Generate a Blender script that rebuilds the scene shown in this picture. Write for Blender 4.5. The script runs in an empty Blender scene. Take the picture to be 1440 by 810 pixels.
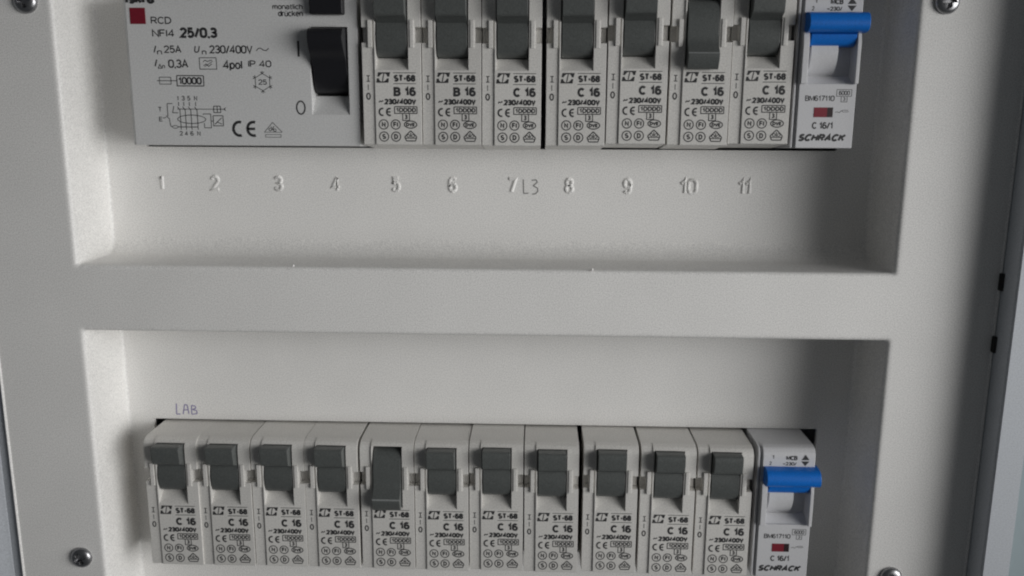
import bpy, bmesh, math, random
from mathutils import Matrix, Vector
random.seed(7)
SC = bpy.context.scene
COL = SC.collection
S = 0.001                                   # everything below is written in millimetres

# ------------------------------------------------------------------ camera
cam_d = bpy.data.cameras.new('camera')
cam = bpy.data.objects.new('camera', cam_d)
COL.objects.link(cam)
cam_d.sensor_width = 36.0
cam_d.lens = 29.5
cam_d.clip_start = 0.005
cam_d.clip_end = 20.0
_M = Matrix.Rotation(0.0300, 3, 'Z') @ Matrix.Rotation(-0.1960, 3, 'X') @ Matrix.Rotation(-0.0056, 3, 'Y')
_M = _M @ Matrix.Rotation(math.pi/2, 3, 'X')
cam.matrix_world = Matrix.Translation((0, -0.2476, 0)) @ _M.to_4x4()
SC.camera = cam

# ------------------------------------------------------------------ world, light, exposure
W = bpy.data.worlds.new('World')
SC.world = W
W.use_nodes = True
W.node_tree.nodes['Background'].inputs[0].default_value = (0.90, 0.95, 1.0, 1)
W.node_tree.nodes['Background'].inputs[1].default_value = 0.056
ld = bpy.data.lights.new('window_light', 'AREA')
ld.shape = 'RECTANGLE'
ld.size = 0.50
ld.size_y = 0.32
ld.spread = math.radians(60)
ld.energy = 0.50
ld.color = (1.0, 0.995, 0.985)
lo = bpy.data.objects.new('window_light', ld)
COL.objects.link(lo)
_tgt = Vector((0.033, 0.0, -0.067))
_pos = _tgt + Vector((0.36, -0.218, 0.035))
lo.location = _pos
lo.rotation_euler = (_tgt - _pos).to_track_quat('-Z', 'Y').to_euler()
SC.view_settings.view_transform = 'Standard'
SC.view_settings.look = 'None'
SC.view_settings.exposure = 0.0
SC.view_settings.gamma = 1.0
SC.cycles.use_denoising = True
SC.cycles.pixel_filter_type = 'BLACKMAN_HARRIS'
SC.cycles.filter_width = 2.1
SC.cycles.diffuse_bounces = 8
SC.cycles.max_bounces = 12

# ------------------------------------------------------------------ materials
def mat(name, col, rough=0.45, metal=0.0, grain=0.0, grain_scale=2500.0, bump=0.0, bump_scale=1500.0,
        mottle=0.0, bevel=0.0, spec=0.5, vary=0.0):
    m = bpy.data.materials.new(name)
    m.use_nodes = True
    nt = m.node_tree
    b = nt.nodes['Principled BSDF']
    b.inputs['Base Color'].default_value = (*col, 1)
    b.inputs['Roughness'].default_value = rough
    b.inputs['Metallic'].default_value = metal
    b.inputs['Specular IOR Level'].default_value = spec
    tc = nt.nodes.new('ShaderNodeTexCoord')
    out = None
    if grain or mottle:
        n1 = nt.nodes.new('ShaderNodeTexNoise'); n1.inputs['Scale'].default_value = grain_scale
        n1.inputs['Detail'].default_value = 1.0
        n2 = nt.nodes.new('ShaderNodeTexNoise'); n2.inputs['Scale'].default_value = 55.0
        n2.inputs['Detail'].default_value = 4.0
        nt.links.new(tc.outputs['Object'], n1.inputs['Vector'])
        nt.links.new(tc.outputs['Object'], n2.inputs['Vector'])
        a = nt.nodes.new('ShaderNodeMath'); a.operation = 'MULTIPLY_ADD'
        a.inputs[1].default_value = grain; a.inputs[2].default_value = 1.0 - grain*0.5
        nt.links.new(n1.outputs['Fac'], a.inputs[0])
        c = nt.nodes.new('ShaderNodeMath'); c.operation = 'MULTIPLY_ADD'
        c.inputs[1].default_value = mottle; c.inputs[2].default_value = 1.0 - mottle*0.5
        nt.links.new(n2.outputs['Fac'], c.inputs[0])
        d = nt.nodes.new('ShaderNodeMath'); d.operation = 'MULTIPLY'
        nt.links.new(a.outputs[0], d.inputs[0]); nt.links.new(c.outputs[0], d.inputs[1])
        if vary:
            oi = nt.nodes.new('ShaderNodeObjectInfo')
            e = nt.nodes.new('ShaderNodeMath'); e.operation = 'MULTIPLY_ADD'
            e.inputs[1].default_value = vary; e.inputs[2].default_value = 1.0 - vary*0.6
            nt.links.new(oi.outputs['Random'], e.inputs[0])
            h = nt.nodes.new('ShaderNodeMath'); h.operation = 'MULTIPLY'
            nt.links.new(d.outputs[0], h.inputs[0]); nt.links.new(e.outputs[0], h.inputs[1]); d = h
        v = nt.nodes.new('ShaderNodeVectorMath'); v.operation = 'SCALE'
        v.inputs[0].default_value = col
        nt.links.new(d.outputs[0], v.inputs['Scale'])
        nt.links.new(v.outputs[0], b.inputs['Base Color'])
    nrm = None
    if bevel:
        bv = nt.nodes.new('ShaderNodeBevel'); bv.samples = 6
        bv.inputs['Radius'].default_value = bevel*S
        nrm = bv.outputs[0]
    if bump:
        n3 = nt.nodes.new('ShaderNodeTexNoise'); n3.inputs['Scale'].default_value = bump_scale
        n3.inputs['Detail'].default_value = 2.0
        nt.links.new(tc.outputs['Object'], n3.inputs['Vector'])
        bp = nt.nodes.new('ShaderNodeBump'); bp.inputs['Strength'].default_value = bump
        bp.inputs['Distance'].default_value = 0.0003
        nt.links.new(n3.outputs['Fac'], bp.inputs['Height'])
        if nrm: nt.links.new(nrm, bp.inputs['Normal'])
        nrm = bp.outputs[0]
    if nrm: nt.links.new(nrm, b.inputs['Normal'])
    return m

M_PANEL = mat('white_painted_sheet', (0.80, 0.79, 0.77), 0.5, grain=0.9, grain_scale=3000, mottle=0.10, bump=0.012, bump_scale=1600)
M_NUM = mat('embossed_white_paint', (0.80, 0.79, 0.77), 0.5, grain=0.5, bevel=0.35)
M_BOX = mat('enclosure_paint', (0.50, 0.525, 0.56), 0.5, grain=0.6, mottle=0.05, bump=0.04)
M_MCB = mat('breaker_plastic', (0.68, 0.665, 0.635), 0.42, grain=0.6, mottle=0.12, vary=0.13, bump=0.05, bevel=0.22)
M_RCD = mat('pale_plastic', (0.66, 0.66, 0.655), 0.4, grain=0.5, mottle=0.04, bump=0.05, bevel=0.35)
M_SLIM = mat('cool_white_plastic', (0.63, 0.63, 0.645), 0.4, grain=0.25, mottle=0.04, bevel=0.3)
M_GREY = mat('toggle_dark_grey', (0.092, 0.099, 0.096), 0.40, grain=0.8, mottle=0.3, bump=0.15, bevel=0.25)
M_HILITE = mat('toggle_edge_highlight', (0.24, 0.25, 0.248), 0.4, grain=0.6)  # lighter grey that paints the highlight along the lever ridge
M_BLACK = mat('lever_black', (0.010, 0.010, 0.013), 0.45, grain=0.5, bevel=0.3)
M_BLUE = mat('toggle_blue', (0.004, 0.155, 0.60), 0.36, grain=0.5, mottle=0.25, bevel=0.3)
M_INK = mat('black_print', (0.03, 0.03, 0.032), 0.6)
M_RED = mat('red_badge', (0.20, 0.008, 0.022), 0.5, grain=0.5)
M_DARKRED = mat('dark_window', (0.02, 0.006, 0.008), 0.5)
M_STEEL = mat('screw_steel', (0.36, 0.36, 0.37), 0.36, metal=1.0, bump=0.2, bump_scale=900)
M_PEN = mat('pencil_graphite', (0.20, 0.195, 0.19), 0.6)
M_PURPLE = mat('violet_pen', (0.27, 0.23, 0.44), 0.6)
M_WALL = mat('teal_wall_paint', (0.30, 0.36, 0.38), 0.8, mottle=0.2, bump=0.3, bump_scale=200)
M_HOLE = mat('slot_shadow_black', (0.012, 0.012, 0.012), 0.7)

# ------------------------------------------------------------------ mesh helpers (mm in, metres out)
def link(name, bm, m, parent=None, smooth=None, loc=(0, 0, 0), mats=None):
    me = bpy.data.meshes.new(name)
    bmesh.ops.scale(bm, vec=(S, S, S), verts=bm.verts)
    bm.to_mesh(me); bm.free()
    for x in (mats or [m]): me.materials.append(x)
    if smooth is not None:
        me.shade_smooth()
        me.set_sharp_from_angle(angle=math.radians(smooth))
    o = bpy.data.objects.new(name, me)
    COL.objects.link(o)
    o.location = [v*S for v in loc]
    if parent: o.parent = parent
    return o

def tag(o, label=None, cat=None, group=None, kind=None):
    if label: o['label'] = label
    if cat: o['category'] = cat
    if group: o['group'] = group
    if kind: o['kind'] = kind
    return o

def thing(name, label, cat, loc, group=None):
    o = bpy.data.objects.new(name, None)
    o.empty_display_size = 0.01
    COL.objects.link(o)
    o.location = [v*S for v in loc]
    return tag(o, label, cat, group)

def box(bm, x0, x1, y0, y1, z0, z1, mi=0):
    v = [bm.verts.new((x, y, z)) for x in (x0, x1) for y in (y0, y1) for z in (z0, z1)]
    for q in ((0, 1, 3, 2), (4, 6, 7, 5), (0, 4, 5, 1), (2, 3, 7, 6), (0, 2, 6, 4), (1, 5, 7, 3)):
        f = bm.faces.new([v[i] for i in q]); f.material_index = mi

def bev(bm, w, seg=2):
    bmesh.ops.recalc_face_normals(bm, faces=bm.faces)
    bmesh.ops.bevel(bm, geom=list(bm.edges), offset=w, segments=seg, affect='EDGES', profile=0.5)

def prism(bm, prof, x0, x1):
    """profile of (y, z) points swept along x"""
    a = [bm.verts.new((x0, y, z)) for y, z in prof]
    b = [bm.verts.new((x1, y, z)) for y, z in prof]
    n = len(prof)
    for i in range(n):
        j = (i+1) % n
        bm.faces.new((a[i], a[j], b[j], b[i]))
    bm.faces.new(a); bm.faces.new(b[::-1])
    bmesh.ops.recalc_face_normals(bm, faces=bm.faces)

def arc(cy, cz, r, a0, a1, n):
    return [(cy + r*math.cos(math.radians(a0+(a1-a0)*i/n)), cz + r*math.sin(math.radians(a0+(a1-a0)*i/n))) for i in range(n+1)]

def smooth_profile(pts, it=2, keep=()):
    """Chaikin corner cutting on an open polyline of (y,z)"""
    for _ in range(it):
        q = [pts[0]]
        for a, b in zip(pts[:-1], pts[1:]):
            q += [(a[0]*.75+b[0]*.25, a[1]*.75+b[1]*.25), (a[0]*.25+b[0]*.75, a[1]*.25+b[1]*.75)]
        q.append(pts[-1]); pts = q
    return pts

def relief(bm, xs, zs, depth, back, bottom=None, top=None):
    """solid whose front is a stepped relief: depth(xm, zm) returns f(x, z) for the cell round (xm, zm)"""
    xs = sorted(set(xs)); zs = sorted(set(zs))
    nx, nz = len(xs)-1, len(zs)-1
    f = [[depth((xs[i]+xs[i+1])/2, (zs[j]+zs[j+1])/2) for j in range(nz)] for i in range(nx)]
    def quad(pts):
        q = []
        for p in pts:
            if not any((Vector(p)-Vector(r)).length < 1e-5 for r in q): q.append(p)
        if len(q) >= 3: bm.faces.new([bm.verts.new(p) for p in q])
    for i in range(nx):
        for j in range(nz):
            g = f[i][j]; x0, x1, z0, z1 = xs[i], xs[i+1], zs[j], zs[j+1]
            quad([(x0, g(x0, z0), z0), (x1, g(x1, z0), z0), (x1, g(x1, z1), z1), (x0, g(x0, z1), z1)])
            if i+1 < nx:
                h = f[i+1][j]
                quad([(x1, g(x1, z0), z0), (x1, h(x1, z0), z0), (x1, h(x1, z1), z1), (x1, g(x1, z1), z1)])
            else:
                quad([(x1, g(x1, z0), z0), (x1, back, z0), (x1, back, z1), (x1, g(x1, z1), z1)])
            if i == 0:
                quad([(x0, g(x0, z0), z0), (x0, back, z0), (x0, back, z1), (x0, g(x0, z1), z1)])
            if j+1 < nz:
                h = f[i][j+1]
                quad([(x0, g(x0, z1), z1), (x0, h(x0, z1), z1), (x1, h(x1, z1), z1), (x1, g(x1, z1), z1)])
    b0 = bottom if bottom is not None else zs[0]
    t0 = top if top is not None else zs[-1]
    for i in range(nx):
        x0, x1 = xs[i], xs[i+1]
        g = f[i][0]; h = f[i][-1]
        quad([(x0, g(x0, zs[0]), zs[0]), (x0, back*.45, b0), (x1, back*.45, b0), (x1, g(x1, zs[0]), zs[0])])
        quad([(x0, back*.45, b0), (x0, back, b0), (x1, back, b0), (x1, back*.45, b0)])
        quad([(x0, h(x0, zs[-1]), zs[-1]), (x0, back, t0), (x1, back, t0), (x1, h(x1, zs[-1]), zs[-1])])
    for x in (xs[0], xs[-1]):
        g = f[0][0] if x == xs[0] else f[-1][0]
        quad([(x, g(x, zs[0]), zs[0]), (x, back*.45, b0), (x, back, b0), (x, back, zs[0])])
        h = f[0][-1] if x == xs[0] else f[-1][-1]
        if t0 != zs[-1]: quad([(x, h(x, zs[-1]), zs[-1]), (x, back, t0), (x, back, zs[-1])])
    quad([(xs[0], back, b0), (xs[-1], back, b0), (xs[-1], back, t0), (xs[0], back, t0)])
    bmesh.ops.remove_doubles(bm, verts=bm.verts, dist=1e-4)
    bmesh.ops.recalc_face_normals(bm, faces=bm.faces)

# ------------------------------------------------------------------ print helpers: flat ink in the x-z plane
# ------------------------------------------------------------------ a plain stroke alphabet for the printed words
def _A(cx, cy, rx, ry, a0, a1, n=10):
    return [(cx+rx*math.cos(math.radians(a0+(a1-a0)*i/n)), cy+ry*math.sin(math.radians(a0+(a1-a0)*i/n))) for i in range(n+1)]
GLYPH = {
 '0': (.56, [_A(.28, .72, .28, .28, 0, 180)+_A(.28, .28, .28, .28, 180, 360)+[(.56, .72)]]),
 '1': (.34, [[(.0, .74), (.16, .82), (.26, 1), (.26, 0)]]),
 '2': (.54, [_A(.27, .73, .27, .27, 170, -35)+[(.02, 0), (.56, 0)]]),
 '3': (.54, [_A(.27, .755, .245, .245, 160, -85)+_A(.27, .255, .28, .255, 85, -160)]),
 '4': (.58, [[(.42, 0), (.42, 1), (0, .27), (.58, .27)]]),
 '5': (.54, [[(.5, 1), (.1, 1), (.05, .52)]+_A(.26, .32, .28, .32, 130, -150)]),
 '6': (.54, [_A(.28, .72, .26, .28, 35, 160)+_A(.27, .3, .27, .3, 170, 530)]),
 '7': (.52, [[(0, 1), (.52, 1), (.18, 0)]]),
 '8': (.54, [_A(.27, .755, .235, .245, -90, 270), _A(.27, .26, .27, .26, 90, 450)]),
 '9': (.54, [_A(.26, .28, .26, .28, 215, 340)+_A(.27, .7, .27, .3, -10, 350)]),
 'A': (.66, [[(0, 0), (.33, 1), (.66, 0)], [(.11, .33), (.55, .33)]]),
 'B': (.58, [[(.3, .53), (0, .53), (0, 1), (.3, 1)]+_A(.3, .765, .24, .235, 90, -90), [(.3, .53)]+_A(.3, .265, .28, .265, 90, -90)+[(0, 0), (0, .53)]]),
 'C': (.64, [_A(.34, .5, .34, .5, 42, 318, 18)]),
 'D': (.62, [[(0, 0), (0, 1), (.22, 1)]+_A(.22, .5, .4, .5, 90, -90, 16)+[(0, 0)]]),
 'E': (.52, [[(.52, 0), (0, 0), (0, 1), (.52, 1)], [(0, .52), (.46, .52)]]),
 'F': (.5, [[(0, 0), (0, 1), (.5, 1)], [(0, .52), (.44, .52)]]),
 'H': (.6, [[(0, 0), (0, 1)], [(.6, 0), (.6, 1)], [(0, .52), (.6, .52)]]),
 'I': (.04, [[(.02, 0), (.02, 1)]]),
 'K': (.6, [[(0, 0), (0, 1)], [(.58, 1), (0, .38)], [(.2, .58), (.6, 0)]]),
 'L': (.48, [[(0, 1), (0, 0), (.48, 0)]]),
 'M': (.74, [[(0, 0), (0, 1), (.37, .1), (.74, 1), (.74, 0)]]),
 'N': (.6, [[(0, 0), (0, 1), (.6, 0), (.6, 1)]]),
 'P': (.56, [[(0, 0), (0, 1), (.28, 1)]+_A(.28, .73, .28, .27, 90, -90)+[(0, .46)]]),
 'R': (.6, [[(0, 0), (0, 1), (.3, 1)]+_A(.3, .74, .27, .26, 90, -90)+[(0, .48)], [(.3, .48), (.6, 0)]]),
 'S': (.58, [_A(.29, .745, .26, .255, 40, 250)+_A(.29, .255, .29, .255, 75, -145)]),
 'T': (.58, [[(0, 1), (.58, 1)], [(.29, 1), (.29, 0)]]),
 'U': (.6, [[(0, 1), (0, .3)]+_A(.3, .3, .3, .3, 180, 360)+[(.6, 1)]]),
 'V': (.62, [[(0, 1), (.31, 0), (.62, 1)]]),
 'a': (.46, [_A(.22, .5, .22, .22, 160, 20)+[(.44, 0)], _A(.2, .2, .22, .2, 60, 330)]),
 'c': (.44, [_A(.24, .36, .24, .36, 45, 315)]),
 'd': (.46, [_A(.22, .36, .22, .36, 0, 360, 14), [(.46, 0), (.46, 1)]]),
 'e': (.46, [[(.02, .38), (.46, .38)]+_A(.23, .36, .23, .36, 0, 315, 14)]),
 'h': (.44, [[(0, 0), (0, 1)], [(0, .42)]+_A(.22, .48, .22, .24, 180, 0)+[(.44, 0)]]),
 'i': (.04, [[(.02, 0), (.02, .72)], [(.02, .9), (.02, 1)]]),
 'k': (.44, [[(0, 0), (0, 1)], [(.42, .7), (0, .28)], [(.16, .44), (.44, 0)]]),
 'l': (.04, [[(.02, 0), (.02, 1)]]),
 'm': (.7, [[(0, 0), (0, .72)], [(0, .45)]+_A(.18, .5, .17, .22, 180, 0, 8)+[(.35, 0)], [(.35, .45)]+_A(.53, .5, .17, .22, 180, 0, 8)+[(.7, 0)]]),
 'n': (.44, [[(0, 0), (0, .72)], [(0, .42)]+_A(.22, .48, .22, .24, 180, 0)+[(.44, 0)]]),
 'o': (.48, [_A(.24, .36, .24, .36, 0, 360, 16)]),
 'p': (.46, [[(0, .72), (0, -.27)], _A(.24, .36, .22, .36, 180, 540, 14)]),
 'r': (.26, [[(0, 0), (0, .72)], [(0, .45)]+_A(.2, .45, .2, .27, 180, 75, 6)]),
 's': (.42, [_A(.21, .54, .19, .18, 40, 250, 8)+_A(.21, .18, .21, .18, 75, -145, 8)]),
 't': (.26, [[(.1, .95), (.1, .12), (.2, .0), (.28, .02)], [(0, .7), (.26, .7)]]),
 'ü': (.44, [[(0, .72), (0, .24)]+_A(.22, .24, .22, .24, 180, 360)+[(.44, .72)], [(.44, .72), (.44, 0)], [(.12, .88), (.12, .97)], [(.32, .88), (.32, .97)]]),
 'Δ': (.7, [[(0, 0), (.35, 1), (.7, 0), (0, 0)]]),
 '/': (.36, [[(0, -.03), (.36, 1.03)]]),
 '-': (.3, [[(0, .42), (.3, .42)]]),
 ',': (.06, [[(.05, .08), (.04, -.04), (.0, -.16)]]),
 '~': (.56, [[(0, .36), (.08, .47), (.17, .5), (.27, .44), (.36, .38), (.46, .4), (.56, .52)]]),
 ' ': (.2, []),
}

class Ink:
    def __init__(self, y=-0.03): self.bm = bmesh.new(); self.y = y; self.mi = 0
    def poly(self, pts):
        f = self.bm.faces.new([self.bm.verts.new((x, self.y, z)) for x, z in pts]); f.material_index = self.mi
    def stroke(self, pts, w):
        """one continuous mitred ribbon along a polyline"""
        P = [Vector(p) for p in pts]
        P = [p for i, p in enumerate(P) if i == 0 or (p-P[i-1]).length > 1e-4]
        if len(P) < 2: return
        closed = (P[0]-P[-1]).length < 1e-3 and len(P) > 3
        L, R = [], []
        for i, p in enumerate(P):
            d0 = (p-P[i-1]).normalized() if i else None
            d1 = (P[i+1]-p).normalized() if i < len(P)-1 else None
            if closed and d0 is None: d0 = (P[0]-P[-2]).normalized()
            if closed and d1 is None: d1 = (P[1]-P[0]).normalized()
            d0 = d0 or d1; d1 = d1 or d0
            n0 = Vector((-d0.y, d0.x)); n1 = Vector((-d1.y, d1.x))
            m = n0+n1
            if m.length < 0.5: m = n1
            m.normalize()
            k = w/2/max(0.5, m.dot(n1))
            L.append(p+m*k); R.append(p-m*k)
        for i in range(len(P)-1):
            self.poly([tuple(R[i]), tuple(R[i+1]), tuple(L[i+1]), tuple(L[i])])
    def text(self, txt, x0, x1, z0, z1, bold=0.0, shear=0.0):
        """stroke letters; the printed block fills x0..x1, capitals stand from z0 to z1"""
        h = z1-z0
        w = h*(0.17 + bold*2.6)
        gap = 0.17 + bold*2.2
        pen = 0.0; items = []
        for c in txt:
            gw, st = GLYPH[c]; items.append((pen, st)); pen += gw+gap
        tot = pen-gap
        sx = (x1-x0-w-abs(shear)*h)/max(tot, 1e-6) if tot > 0.06 else h
        for p, st in items:
            for s_ in st:
                self.stroke([(x0+w/2+(p+a)*sx+shear*b*(h-w), z0+w/2+b*(h-w)) for a, b in s_], w)
    def line(self, x0, z0, x1, z1, w=0.22):
        d = Vector((x1-x0, z1-z0)); n = Vector((-d.y, d.x)).normalized()*w/2
        self.poly([(x0-n.x, z0-n.y), (x1-n.x, z1-n.y), (x1+n.x, z1+n.y), (x0+n.x, z0+n.y)])
    def path(self, pts, w=0.22):
        for a, b in zip(pts[:-1], pts[1:]): self.line(*a, *b, w)
    def frame(self, x0, x1, z0, z1, w=0.2):
        self.path([(x0, z0), (x1, z0), (x1, z1), (x0, z1), (x0, z0-w/2)], w)
    def rect(self, x0, x1, z0, z1): self.poly([(x0, z0), (x1, z0), (x1, z1), (x0, z1)])
    def ring(self, cx, cz, rx, rz=None, w=0.22, a0=0, a1=360, n=24):
        rz = rz or rx; n = max(4, int(n*abs(a1-a0)/360))
        P = []
        for i in range(n+1):
            t = math.radians(a0+(a1-a0)*i/n)
            P.append(((cx+(rx-w/2)*math.cos(t), cz+(rz-w/2)*math.sin(t)), (cx+(rx+w/2)*math.cos(t), cz+(rz+w/2)*math.sin(t))))
        for (a, b), (c, d) in zip(P[:-1], P[1:]): self.poly([a, b, d, c])
    def disc(self, cx, cz, r, n=12): self.poly([(cx+r*math.cos(2*math.pi*i/n), cz+r*math.sin(2*math.pi*i/n)) for i in range(n)])
    def ce(self, x0, x1, z0, z1, w):
        h = (z1-z0)/2; cz = (z0+z1)/2
        r = h - w/2
        c1 = x0 + h; c2 = x1 - (x1-x0)*0.42 + h
        rx = r*0.92
        self.ring(c1, cz, rx, r, w, 72, 288); self.ring(c2, cz, rx, r, w, 72, 288)
        self.line(c2-rx, cz, c2+rx*0.25, cz, w*0.9)
    def done(self, name, parent, mats=(M_INK,)):
        return link(name, self.bm, None, parent, mats=list(mats))

# ------------------------------------------------------------------ the wall, the enclosure and its cover
def ring_plate(bm, outer, inner, y):
    o = [bm.verts.new((x, y, z)) for x, z in outer]; i = [bm.verts.new((x, y, z)) for x, z in inner]
    for k in range(4):
        j = (k+1) % 4
        bm.faces.new((o[k], o[j], i[j], i[k]))
bm = bmesh.new()
ring_plate(bm, [(-700, -700), (700, -700), (700, 600), (-700, 600)], [(-183, -228), (144.4, -228), (144.4, 118), (-183, 118)], 15)
bmesh.ops.recalc_face_normals(bm, faces=bm.faces)
tag(link('wall', bm, M_WALL), kind='structure')

enc = thing('enclosure_box', 'painted metal enclosure whose raised rim frames the white cover on the wall', 'enclosure', (0, 0, 0))
bm = bmesh.new()
def bar(prof, z0, z1):                                # upright bar from an (x, y) section
    lo_, hi_ = [[bm.verts.new((x, y, z)) for x, y in prof] for z in (z0, z1)]
    for i in range(len(prof)):
        j = (i+1) % len(prof); bm.faces.new((lo_[i], lo_[j], hi_[j], hi_[i]))
    bm.faces.new(lo_); bm.faces.new(hi_)
bar([(137.2, 75), (137.2, 1.5), (136.1, -9.4), (136.6, -10), (144.2, -10), (144.8, -9), (145.3, 75)], -236, 126)   # right rim stands proud of the cover
bar([(-171.4, 75), (-171.4, 1.6), (-171.9, 1.0), (-184, -4.5), (-184, 75)], -236, 126)                                # left rim, sloping outwards
box(bm, -171.4, 137.2, -2, 74.9, 110, 126)             # top
box(bm, -171.4, 137.2, -2, 74.9, -236, -220)           # bottom
box(bm, -171.4, -163, 1.3, 6, -220, 110)             # seat of the cover on the left
box(bm, 132, 137.2, 3.5, 6, -220, 110)
bmesh.ops.recalc_face_normals(bm, faces=bm.faces)
link('rim', bm, M_BOX, enc)
bm = bmesh.new(); box(bm, -181, 145, 75.2, 77, -236, 126)
link('back_panel', bm, M_BOX, enc)
for z0, z1 in ((-48.2, -43.0), (-67.0, -62.0)):
    bm = bmesh.new(); box(bm, 136.2, 137.0, -1.9, 0.2, z0, z1); bev(bm, 0.2, 1)
    link('hinge_slot', bm, M_HOLE, enc)

cov = thing('fuse_box_cover', 'white painted cover plate with two long recesses and embossed numbers', 'cover', (0, 0, 0))
DB = 23.0
XL, XR = -139.8, 105.5
def rrect(x0, x1, z0, z1, r, k=5):
    P = []
    for cx, cz, a in ((x1-r, z0+r, -90), (x1-r, z1-r, 0), (x0+r, z1-r, 90), (x0+r, z0+r, 180)):
        for i in range(k+1):
            t = math.radians(a+90*i/k); P.append((cx+r*math.cos(t), cz+r*math.sin(t)))
    return P
bm = bmesh.new()
holes = []
def recess(z0, z1, slot, rb, rt):
    loops = [(2.0, 0, None)]                                          # flat land round the opening
    for t in (0, 22, 45, 67, 90):                                    # rolled front edge
        a = math.radians(t); loops.append((1.3*(1-math.sin(a)), 1.3*(1-math.cos(a)), None))
    for y in (6, 12, 15, 17, 18, 19, 20, 20.8, 21.4, 22.0, 22.4, 22.7, 22.9, 23.0): loops.append((0, y, 1))
    rings = []
    def ins(r, y): return 0 if y <= DB-r else r-math.sqrt(max(0, r*r-(y-(DB-r))**2))
    for g, y, k in loops:
        l = -g+ins(1.0, y); rgt = -g+ins(1.2, y); b = -g+ins(rb, y); t = -g+ins(rt, y)
        rings.append([bm.verts.new((x, y, z)) for x, z in rrect(XL+l, XR-rgt, z0+b, z1-t, 0.9+g*.5)])
    rings.append([bm.verts.new((x, DB, z)) for x, z in rrect(*slot, 0.6)])
    rings.append([bm.verts.new((x, DB+1.6, z)) for x, z in rrect(*slot, 0.6)])
    for a, b in zip(rings[:-1], rings[1:]):
        n = len(a)
        for i in range(n): bm.faces.new((a[i], a[(i+1) % n], b[(i+1) % n], b[i]))
    holes.append(rings[0])
recess(-43.5, 72, (-126.3, 94.0, -8.6, 38.6), 6.0, 2.5)
recess(-184, -64.2, (-131.2, 94.8, -147.6, -100.9), 4.0, 1.6)
OX0, OX1, OZ0, OZ1 = -167.2, 136.2, -218, 108
outs = []
for g, y in ((-0.6, 0), (0, 0), (0.25, -0.3), (0.5, -0.45), (0.75, -0.3), (0.9, 0.1), (0.9, 1.0)):
    outs.append([bm.verts.new((x, y, z)) for x, z in ((OX0-g, OZ0-g), (OX1+g, OZ0-g), (OX1+g, OZ1+g), (OX0-g, OZ1+g))])
for a, b in zip(outs[:-1], outs[1:]):
    for i in range(4): bm.faces.new((a[i], b[i], b[(i+1) % 4], a[(i+1) % 4]))
es = []
for lp in holes + [outs[0]]:
    for i in range(len(lp)):
        e = bm.edges.get((lp[i], lp[(i+1) % len(lp)])) or bm.edges.new((lp[i], lp[(i+1) % len(lp)]))
        es.append(e)
bmesh.ops.triangle_fill(bm, edges=es, use_beauty=True, normal=(0, -1, 0))
# two dried paint drips on the ledge
for px, py, pz in ((16.5, 0.2, -43.3), (-74.0, 1.5, -43.4)):
    bmesh.ops.create_icosphere(bm, subdivisions=1, radius=0.45, matrix=Matrix.Translation((px, py, pz)))
bmesh.ops.recalc_face_normals(bm, faces=bm.faces)
link('panel', bm, M_PANEL, cov, smooth=40)

NUMX = [-122.3, -104.7, -84.0, -65.2, -45.8, -27.4, -8.2, 10.0, 28.6, 48.1, 65.9]
class Emboss(Ink):
    """letters pressed out of the sheet: each stroke is a low ridge with sloping sides"""
    def stroke(self, pts, w):
        rails = []
        for ww in (w*1.75, w*0.55):
            k = Ink(0.0); Ink.stroke(k, pts, ww)
            rails.append([[tuple(v.co) for v in f.verts] for f in k.bm.faces]); k.bm.free()
        for f0, f1 in zip(*rails):
            lo = [(x, DB+0.05, z) for x, y, z in f0]; hi = [(x, DB-0.34, z) for x, y, z in f1]
            q = [self.bm.verts.new(p) for p in lo+hi]
            for ids in ((4, 5, 6, 7), (0, 1, 5, 4), (2, 3, 7, 6)): self.bm.faces.new([q[i] for i in ids])
            self.ends.append((q[0], q[3], q[7], q[4])); self.ends.append((q[1], q[2], q[6], q[5]))
for i, x in enumerate(NUMX):
    k = Emboss(0.0); k.ends = []
    w = (1.6 if i == 0 else 2.9) if i < 9 else (5.6 if i == 9 else 4.4)
    k.text(str(i+1), x-w/2, x+w/2, -22.6, -17.6, 0.0)
    bm = k.bm
    for q in k.ends:
        try: bm.faces.new(q)
        except ValueError: pass
    bmesh.ops.remove_doubles(bm, verts=bm.verts, dist=2e-3)
    bmesh.ops.recalc_face_normals(bm, faces=bm.faces)
    link('embossed_number', bm, M_NUM, cov)

def ribbon(ink, x0, z0, s, strokes, w):
    for st in strokes: ink.path([(x0+a*s, z0+b*s) for a, b in st], w)
ik = Ink(DB-0.05)                                                     # pencilled L3
ribbon(ik, -4.9, -22.8, 1.0, [[(0.2, 4.6), (0.35, 0.1), (1.9, 0.2)], [(2.9, 4.3), (4.3, 4.5), (4.7, 3.7), (3.4, 2.6), (4.8, 1.8), (4.9, 0.8), (4.1, 0.0), (3.1, -0.1)]], 0.34)
o = ik.done('handwritten_note', cov, (M_PEN,)); o['label'] = 'pencilled L3 after the embossed 7'
ik = Ink(DB-0.05)                                                     # violet LAB
ribbon(ik, -123.2, -99.3, 0.88, [[(0.3, 4.4), (0.1, 0.1), (1.6, 0.1)], [(2.7, 0.1), (3.5, 4.0), (4.5, 3.9), (5.0, 0.3)], [(2.9, 1.8), (4.8, 1.9)],
        [(6.1, 0.1), (6.2, 3.7), (7.6, 3.5), (7.9, 2.7), (6.5, 2.0), (8.1, 1.7), (8.2, 0.4), (6.1, 0.1)]], 0.36)
o = ik.done('handwritten_note', cov, (M_PURPLE,)); o['label'] = 'violet handwritten LAB above the lower row'

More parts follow.
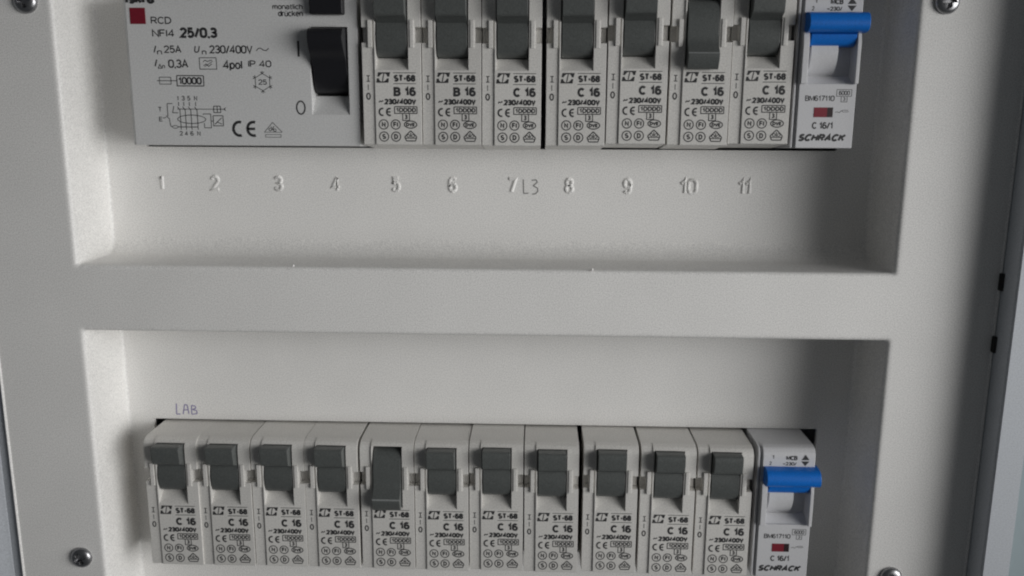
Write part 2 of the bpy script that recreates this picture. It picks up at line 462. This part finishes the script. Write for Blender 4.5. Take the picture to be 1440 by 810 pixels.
def screw(x, z, rot):
    bm = bmesh.new(); R = 3.45; nr, na = 14, 48
    def pt(r, t):
        yy = -1.7*math.sqrt(max(0.0, 1-(r/ (R*1.01))**3.2)) - 0.15
        c, s = r*math.cos(t-rot), r*math.sin(t-rot)
        if (abs(c) < 0.55 and abs(s) < 1.9) or (abs(s) < 0.55 and abs(c) < 1.9): yy += 1.35
        return (x+r*math.cos(t), yy, z+r*math.sin(t))
    rows = [[bm.verts.new(pt(R*(k/nr), 2*math.pi*i/na)) for i in range(na)] for k in range(1, nr+1)]
    cv = bm.verts.new(pt(0.0, 0))
    for i in range(na):
        bm.faces.new((cv, rows[0][i], rows[0][(i+1) % na]))
        for a, b in zip(rows[:-1], rows[1:]): bm.faces.new((a[i], b[i], b[(i+1) % na], a[(i+1) % na]))
    lst = rows[-1]; nxt = [bm.verts.new((x+R*0.98*math.cos(2*math.pi*i/na), 0.05, z+R*0.98*math.sin(2*math.pi*i/na))) for i in range(na)]
    for i in range(na): bm.faces.new((lst[i], nxt[i], nxt[(i+1) % na], lst[(i+1) % na]))
    bmesh.ops.recalc_face_normals(bm, faces=bm.faces)
    link('screw', bm, M_STEEL, cov, smooth=40)
for a in ((-147.3, 33.0, 0.3), (112.9, 33.3, 0.15), (-147.6, -140.5, 0.5), (113.5, -141.4, 0.35)): screw(*a)

# ------------------------------------------------------------------ the four-pole residual current breaker
RX, RZ, RY, RW = -123.2, -7.6, 8.0, 69.5
rcd = thing('residual_current_breaker', 'wide white four-pole breaker with black lever and red badge, above embossed numbers 1 to 4', 'breaker', (RX, RY, RZ))
def shoulder(z, zt=41, r=4):
    return 0.0 if z <= zt else r-math.sqrt(max(0, r*r-(z-zt)**2))
def rcd_depth(xm, zm):
    if 55.3 < xm < 66.5 and 9.2 < zm < 34.6:
        if zm < 14.8: return lambda x, z: (z-9.2)*0.75
        return lambda x, z: 10.0
    e = 0.0
    if xm < 0.8: return lambda x, z: shoulder(z) + (0.8-x)*0.6
    return lambda x, z: shoulder(z)
bm = bmesh.new()
relief(bm, [0, 0.8, 55.3, 66.5, RW-0.3, RW], [0, 9.2, 14.8, 34.6, 41, 42, 43, 44, 44.6, 45], rcd_depth, 36, bottom=-0.6)
link('body', bm, M_RCD, rcd)
bm = bmesh.new()
pr = smooth_profile([(9, 15.2), (3.2, 15.4), (1.2, 18), (0.2, 21), (-1.2, 25), (-4.6, 28), (-5.6, 31), (-5.0, 33.6), (-2.0, 34.2), (9, 34.2)], 2)
prism(bm, pr, 55.9, 66.1)
link('lever', bm, M_BLACK, rcd, smooth=35)
bm = bmesh.new(); box(bm, 56.0, 66.0, -2.6, 6, 37.9, 44); bev(bm, 0.5)
link('test_button', bm, M_BLACK, rcd)
bm = bmesh.new(); box(bm, 2.0, 6.6, -0.12, 0.3, 35.3, 39.9)
link('badge', bm, M_RED, rcd)
k = Ink()
k.text('iskra', 0.9, 9.7, 41.0, 44.3, 0.03)
k.text('RCD', 8.1, 14.3, 35.3, 37.4)
k.text('NFI4', 8.2, 15.0, 31.6, 33.8)
k.text('25/0,3', 16.5, 27.8, 31.3, 34.4, 0.03)
k.text('I', 8.2, 8.9, 27.0, 29.3, 0.0, 0.3); k.text('n', 9.3, 10.8, 26.5, 28.2)
k.text('25A', 11.4, 16.7, 27.0, 29.2)
k.text('U', 20.4, 22.4, 27.1, 29.2, 0.0, 0.2); k.text('n', 22.8, 24.2, 26.5, 28.2)
k.text('230/400V', 25.1, 38.1, 26.9, 29.3)
k.path([(39.2, 27.7), (39.8, 28.4), (40.5, 28.5), (41.4, 27.9), (42.2, 27.8), (42.9, 28.5)], 0.26)
k.text('I', 8.2, 8.9, 23.0, 25.3, 0.0, 0.3); k.text('Δn', 9.2, 11.4, 22.5, 23.9)
k.text('0,3A', 12.4, 18.5, 22.7, 25.2)
k.frame(21.9, 27.0, 22.4, 25.7, 0.22)
k.path([(23.0, 24.5), (23.6, 25.0), (24.3, 24.6), (25.0, 24.9), (25.7, 25.0)], 0.22)
k.path([(23.1, 23.4), (23.9, 23.9), (24.6, 23.2), (25.6, 23.9)], 0.22); k.line(25.9, 24.7, 23.4, 23.1, 0.18)
k.text('4pol', 28.9, 34.8, 22.4, 25.0)
k.text('IP 40', 36.5, 43.5, 23.0, 25.0)
k.line(8.6, 19.0, 14.8, 19.0); k.frame(9.4, 12.9, 18.0, 20.0); k.frame(14.7, 22.8, 17.5, 20.5, 0.3); k.text('10000', 15.1, 22.2, 17.9, 20.1, 0.012)
H = [(40.6+2.5*math.cos(math.radians(90+60*i)), 18.7+2.5*math.sin(math.radians(90+60*i))) for i in range(7)]
k.path(H, 0.2)
for i in range(6):
    a = math.radians(90+60*i)
    for da in (-0.9, 0, 0.9): k.line(*H[i], H[i][0]+0.75*math.cos(a+da), H[i][1]+0.75*math.sin(a+da), 0.2)
k.text('25', 39.3, 41.9, 17.9, 19.5)
for t, x in zip('135N', (14.6, 16.2, 17.9, 20.0)): k.text(t, x-(0.25 if t == '1' else 0.5), x+(0.25 if t == '1' else 0.5), 13.2, 14.6)
for x in (14.7, 16.3, 18.0, 19.9):                                    # wiring diagram
    k.line(x, 12.8, x, 11.6); k.line(x-0.4, 11.4, x+0.25, 10.4); k.line(x+0.3, 10.6, x+0.3, 4.6)
k.line(14.2, 10.7, 25.4, 10.7, 0.2); k.ring(18.4, 7.7, 4.3, 1.25, 0.24)
k.path([(13.2, 11.6), (12.7, 9.6), (14.4, 9.6)]); k.path([(12.8, 12.3), (11.2, 12.3), (11.2, 8.5)])
k.path([(10.6, 8.7), (11.6, 7.8), (11.8, 5.7), (12.4, 5.4)]); k.ring(13.2, 5.4, 0.85, 0.4, 0.2); k.line(14.0, 5.4, 20.2, 5.4, 0.26)
k.path([(22.0, 9.0), (22.0, 9.3), (24.3, 9.3), (24.3, 5.2), (22.2, 5.2), (22.2, 6.6)]); k.frame(25.0, 28.0, 5.8, 8.8, 0.24)
k.line(25.4, 6.2, 27.6, 8.2); k.line(26.0, 7.0, 27.6, 6.3); k.line(24.3, 7.2, 25, 7.2)
k.frame(25.3, 27.4, 9.7, 11.6, 0.24); k.line(26.4, 9.7, 26.4, 11.6); k.line(25.3, 10.7, 28.8, 10.7); k.path([(29.0, 11.2), (28.4, 10.7), (29.0, 10.3)])
k.text('T', 8.3, 9.5, 9.9, 11.3); k.text('E', 8.4, 9.5, 7.0, 8.4); k.line(9.6, 8.0, 10.6, 8.2)
for t, x in zip('246N', (14.9, 16.5, 18.2, 20.3)): k.text(t, x-0.5, x+0.5, 2.8, 4.2)
k.ce(30.4, 37.8, 2.5, 7.4, 0.85)
k.path([(40.4, 4.0), (43.0, 6.9), (45.8, 4.0)], 0.18); k.frame(40.7, 45.4, 2.5, 3.3, 0.15); k.line(40.3, 4.0, 45.8, 4.0, 0.15)
k.ring(42.2, 4.8, 0.4, 0.4, 0.2); k.ring(43.6, 4.6, 0.4, 0.4, 0.2); k.line(42.4, 5.7, 43.4, 4.5, 0.2); k.line(43.4, 5.8, 42.8, 4.6, 0.2)
k.text('monatlich', 44.6, 53.6, 39.5, 41.1); k.text('drücken', 46.2, 53.6, 37.5, 39.3)
k.line(51.8, 26.1, 51.8, 30.6, 0.62)
k.ring(51.8, 11.3, 1.25, 1.9, 0.45)
k.done('printed_marking', rcd)

# ------------------------------------------------------------------ the slim one-module breakers with grey toggles
MW = 17.45
def mcb_depth(xm, zm):
    if zm < 40.0:
        if (xm < 1.8 or xm > 15.7) and 29.4 < zm < 33.8: return lambda x, z: 3.2
        if (2.0 < xm < 3.2 or 14.3 < xm < 15.4) and 28.0 < zm < 35.8: return lambda x, z: -0.3
    if 4.1 < xm < 13.7 and 21.6 < zm < 42.6:
        if zm < 25.2: return lambda x, z: (z-21.6)*1.05
        return lambda x, z: 9.5
    b = 0.45 if xm < 3.7 else 0.0
    return lambda x, z: b + shoulder(z, 40.6, 3.4)
ON = smooth_profile([(9, 25.3), (1.7, 25.3), (0.0, 28.4), (-0.3, 32), (0.4, 35.0)], 2) + smooth_profile([(-2.2, 36.5), (-3.1, 36.7), (-3.4, 37.4), (-3.9, 41.4), (-3.7, 42.3), (-2.8, 42.7), (3.5, 42.2), (9, 42.2)], 1)
OFF = smooth_profile([(9, 42.0), (1.6, 41.7), (-0.4, 38.2), (-0.9, 34), (-0.7, 29.8), (-2.3, 27.7)], 2) + \
      smooth_profile([(-3.7, 26.3), (-4.1, 25.8), (-3.9, 24.6), (-2.6, 22.0), (-1.6, 21.6), (2.0, 23.5), (9, 24)], 1)

def mcb_print(rating, parent):
    k = Ink(0.42)
    k.line(1.7, 18.5, 1.7, 19.9, 0.3); k.line(1.2, 20.0, 2.2, 20.0, 0.25); k.line(1.2, 18.4, 2.2, 18.4, 0.25)
    k.line(1.65, 17.5, 1.65, 15.9, 0.22)
    k.ring(1.65, 14.1, 0.5, 0.85, 0.4)
    k.y = -0.03
    # maker's mark: a slanted black block split by a pale lens with a thin slash
    for sg in (1, -1):
        sl = 0.2
        E_ = [(6.2+1.2*math.cos(math.radians(t))+sl*1.2*math.sin(math.radians(t))*sg, 19.5+sg*1.2*math.sin(math.radians(t))) for t in range(12, 169, 12)]
        k.poly([(4.15+sl*(1.5+sg*1.5), 19.5+sg*1.5), (7.75+sl*(1.5+sg*1.5), 19.5+sg*1.5), (7.95+sg*0.05, 19.5+sg*0.25)] + E_ + [(4.4+sg*0.05, 19.5+sg*0.25)])
    k.line(5.95, 18.3, 6.45, 20.7, 0.3)
    k.line(9.2, 20.85, 15.9, 20.85, 0.2); k.line(9.2, 17.75, 15.9, 17.75, 0.2)
    k.text('ST-68', 9.3, 15.8, 18.3, 20.3, 0.045)
    k.text(rating, 9.2, 15.9, 14.1, 16.8, 0.035)
    k.path([(4.8, 12.3), (5.15, 12.75), (5.6, 12.5), (6.05, 12.9)], 0.34); k.text('230/400V', 6.4, 15.9, 11.7, 13.4, 0.05)
    k.ce(4.5, 8.3, 8.3, 10.8, 0.5)
    k.frame(9.4, 16.1, 9.15, 11.1, 0.28); k.text('10000', 9.8, 15.75, 9.5, 10.8, 0.03)
    for q in (11.0, 12.3, 13.6, 14.9): k.line(q, 9.2, q, 11.0, 0.14)
    k.frame(11.8, 13.8, 7.1, 9.15, 0.28); k.text('3', 12.35, 13.25, 7.45, 8.85, 0.03)
    for x, z, t in ((6.05, 5.9, 'N'), (9.65, 5.9, 'FI'), (6.1, 2.35, 'S'), (9.7, 2.35, 'D')):
        k.ring(x, z, 1.36, None, 0.3); w = 0.6 if t != 'FI' else 0.75
        k.text(t, x-w, x+w, z-0.78, z+0.78, 0.03)
    k.ring(14.1, 5.9, 1.85, 1.05, 0.32); k.text('DVE', 12.75, 15.45, 5.35, 6.45, 0.05)
    k.path([(12.3, 2.3), (14.1, 4.1), (15.9, 2.3), (15.5, 1.1), (12.8, 1.1), (12.3, 2.3)], 0.32)
    k.line(12.5, 1.9, 15.7, 1.9, 0.26); k.ring(13.4, 2.6, 0.4, None, 0.2); k.ring(14.8, 2.6, 0.4, None, 0.2); k.line(14.1, 3.5, 14.1, 2.1, 0.25)
    return k.done('printed_marking', parent)

def make_mcb(rating, prof):
    t = thing('circuit_breaker', 'x', 'breaker', (0, 0, 0))
    bm = bmesh.new()
    relief(bm, [0, 1.8, 2.0, 3.2, 3.7, 4.1, 13.7, 14.3, 15.4, 15.7, MW],
           [0, 21.6, 25.2, 28, 29.4, 33.8, 35.8, 40, 40.6, 41.4, 42.2, 42.6, 43.0, 43.5, 44.0], mcb_depth, 38, bottom=-1.75, top=44.3)
    link('body', bm, M_MCB, t)
    bm = bmesh.new(); prism(bm, prof, 4.45, 13.35)
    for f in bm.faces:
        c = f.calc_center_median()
        if prof is OFF and c.y < -3.2 and 25.75 < c.z < 26.7: f.material_index = 1  # ridge faces of the flipped-down lever carry the painted edge highlight
    link('toggle', bm, None, t, smooth=35, mats=[M_GREY, M_HILITE])
    mcb_print(rating, t)
    return t
protos = {}
def copy_thing(src):
    r = src.copy(); COL.objects.link(r)
    for ch in src.children:
        c = ch.copy(); COL.objects.link(c); c.parent = r
    return r
def place_mcb(kind, prof, x, y, z, tilt, label, group):
    key = (kind, prof is ON)
    if key not in protos:
        protos[key] = make_mcb(kind, prof); t = protos[key]
    else:
        t = copy_thing(protos[key])
    t.location = (x*S, y*S, z*S); t.rotation_euler = (0, math.radians(tilt), 0)
    tag(t, label, 'breaker', group)
GU = 'grey-toggle breakers in the upper row'; GL = 'grey-toggle breakers in the lower row'
UPPER = [(-52.2, 0, 'B 16', 'grey-toggle breaker marked B 16, right beside the wide white one, above embossed number 5'),
         (-34.5, 0, 'B 16', 'grey-toggle breaker marked B 16, above embossed number 6'),
         (-16.8, -0.1, 'C 16', 'grey-toggle breaker marked C 16, above embossed number 7 and the pencilled L3'),
         (2.15, 0, 'C 16', 'grey-toggle breaker marked C 16, above embossed number 8'),
         (20.0, 0.7, 'C 16', 'grey-toggle breaker marked C 16, above embossed number 9'),
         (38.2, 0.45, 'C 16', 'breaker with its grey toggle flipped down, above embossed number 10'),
         (56.0, 0.9, 'C 16', 'grey-toggle breaker beside the upper blue-toggle one, above embossed number 11')]
for i, (x, dz, r, lab) in enumerate(UPPER):
    place_mcb(r, OFF if i == 5 else ON, x, 6.0 + (0, .15, 0, .2, -.15, .1, .2)[i], -7.0+dz, (0, 0, 0.05, -0.1, 0.05, 0.1, 0)[i], lab, GU)
LOWER = [(-127.5, 'leftmost breaker of the lower row, toggle up, under the handwritten LAB'),
         (-110.1, 'second breaker from the left in the lower row, grey toggle up'),
         (-92.4, 'third breaker from the left in the lower row, grey toggle up'),
         (-74.8, 'lower row breaker with toggle up, directly left of the flipped-down one'),
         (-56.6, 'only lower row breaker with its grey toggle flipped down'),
         (-38.9, 'lower row breaker with toggle up, directly right of the flipped-down one'),
         (-21.1, 'seventh breaker from the left in the lower row, grey toggle up'),
         (-3.15, 'lower row breaker on the left side of the widest dark gap'),
         (15.75, 'lower row breaker standing between two dark gaps'),
         (34.1, 'third breaker from the right end of the lower row, grey toggle up'),
         (52.3, 'grey-toggle breaker directly beside the lower blue-toggle one')]
for i, (x, lab) in enumerate(LOWER):
    place_mcb('C 16', OFF if i == 4 else ON, x, 6.0 + random.uniform(-.2, .25), -145.6 + random.uniform(-.2, .2),
              (0, 0, 0.05, 0, 0, 0, -0.05, -0.2, 0.05, 0.1, 0)[i], lab, GL)

# ------------------------------------------------------------------ the two blue-toggle breakers
BW = 17.8
def slim_depth(xm, zm):
    if xm < 1.4:
        if 0.5 < xm < 1.0: return lambda x, z: 1.6 + shoulder(z, 41.4, 3.2)
        return lambda x, z: 0.5 + shoulder(z, 41.4, 3.2)
    if 18.4 < zm < 38.0:
        if xm < 3.1 or xm > 16.8:
            if zm < 33: return lambda x, z: -1.3 if z < 30 else -1.3 + (z-30)*0.2
            return lambda x, z: 0.6
        if zm < 20.6: return lambda x, z: 0.6 + (z-18.4)*1.5
        return lambda x, z: 4.6
    return lambda x, z: shoulder(z, 41.4, 3.2)
def make_slim():
    t = thing('circuit_breaker', 'x', 'breaker', (0, 0, 0))
    bm = bmesh.new()
    relief(bm, [0, 0.5, 1.0, 1.4, 3.1, 16.8, BW], [0, 18.4, 20.6, 30, 33, 38, 41.4, 42.2, 43, 43.8, 44.2, 44.6], slim_depth, 38, bottom=-0.6)
    link('body', bm, M_SLIM, t)
    bm = bmesh.new()
    prism(bm, [(8, 20.9)] + [(8-7.4*math.cos(math.radians(a)), 27.5+7.4*math.sin(math.radians(a))) for a in range(-62, 61, 8)] + [(8, 34)], 4.3, 12.0)
    link('rocker', bm, M_SLIM, t, smooth=30)
    bm = bmesh.new()
    prism(bm, smooth_profile([(2, 32.7), (-2.4, 32.5), (-4.4, 33.4), (-4.8, 35.6), (-3.6, 37.9), (-0.5, 38.4), (2, 38.2)], 2), 1.9, 18.7)
    prism(bm, smooth_profile([(4, 28.9), (0.5, 29.0), (-0.6, 30.4), (-1.2, 32.8), (4, 33.0)], 1), 3.6, 16.5)
    link('toggle', bm, M_BLUE, t, smooth=35)
    bm = bmesh.new()
    box(bm, 6.1, 9.9, -0.1, 0.3, 8.9, 11.7); box(bm, 9.9, 11.6, -0.08, 0.3, 8.9, 11.7, 1)
    link('indicator_window', bm, None, t, mats=[M_RED, M_DARKRED])
    k = Ink()
    k.text('BM617110', 3.3, 11.8, 13.5, 15.1); k.frame(12.3, 16.6, 14.9, 16.8, 0.16); k.text('6000', 12.9, 16.1, 15.2, 16.5)
    k.frame(13.7, 15.4, 13.3, 14.9, 0.16); k.text('3', 14.2, 14.9, 13.6, 14.7)
    k.path([(12.2, 10.3), (12.9, 10.5), (13.4, 10.2), (14.0, 10.8), (14.6, 10.4), (16.2, 10.5)], 0.14); k.line(14.2, 10.9, 16.0, 10.9, 0.14)
    k.text('C 16/1', 5.8, 12.0, 5.5, 7.5, 0.012)
    k.text('SCHRACK', 1.8, 16.4, 1.9, 4.1, 0.045, 0.42)
    k.text('MCB', 8.6, 12.2, 40.5, 42.0, 0.03); k.text('~230/', 7.6, 12.0, 38.7, 39.9, 0.02)
    k.poly([(13.4, 40.6), (16.0, 40.6), (14.7, 42.4)]); k.poly([(13.4, 40.2), (16.0, 40.2), (14.7, 38.6)])
    k.text('1', 4.3, 4.8, 40.8, 42.2); k.text('2', 3.4, 4.1, 38.8, 40.0)
    k.done('printed_marking', t)
    return t
GB = 'blue-toggle breakers at the right ends'
a = make_slim(); a.location = (74.4*S, 6.0*S, -7.2*S)
tag(a, 'blue-toggle breaker with red window, at the right end of the upper row', 'breaker', GB)
b = copy_thing(a); b.location = (71.3*S, 6.1*S, -145.7*S)
tag(b, 'blue-toggle breaker with red window, at the right end of the lower row', 'breaker', GB)
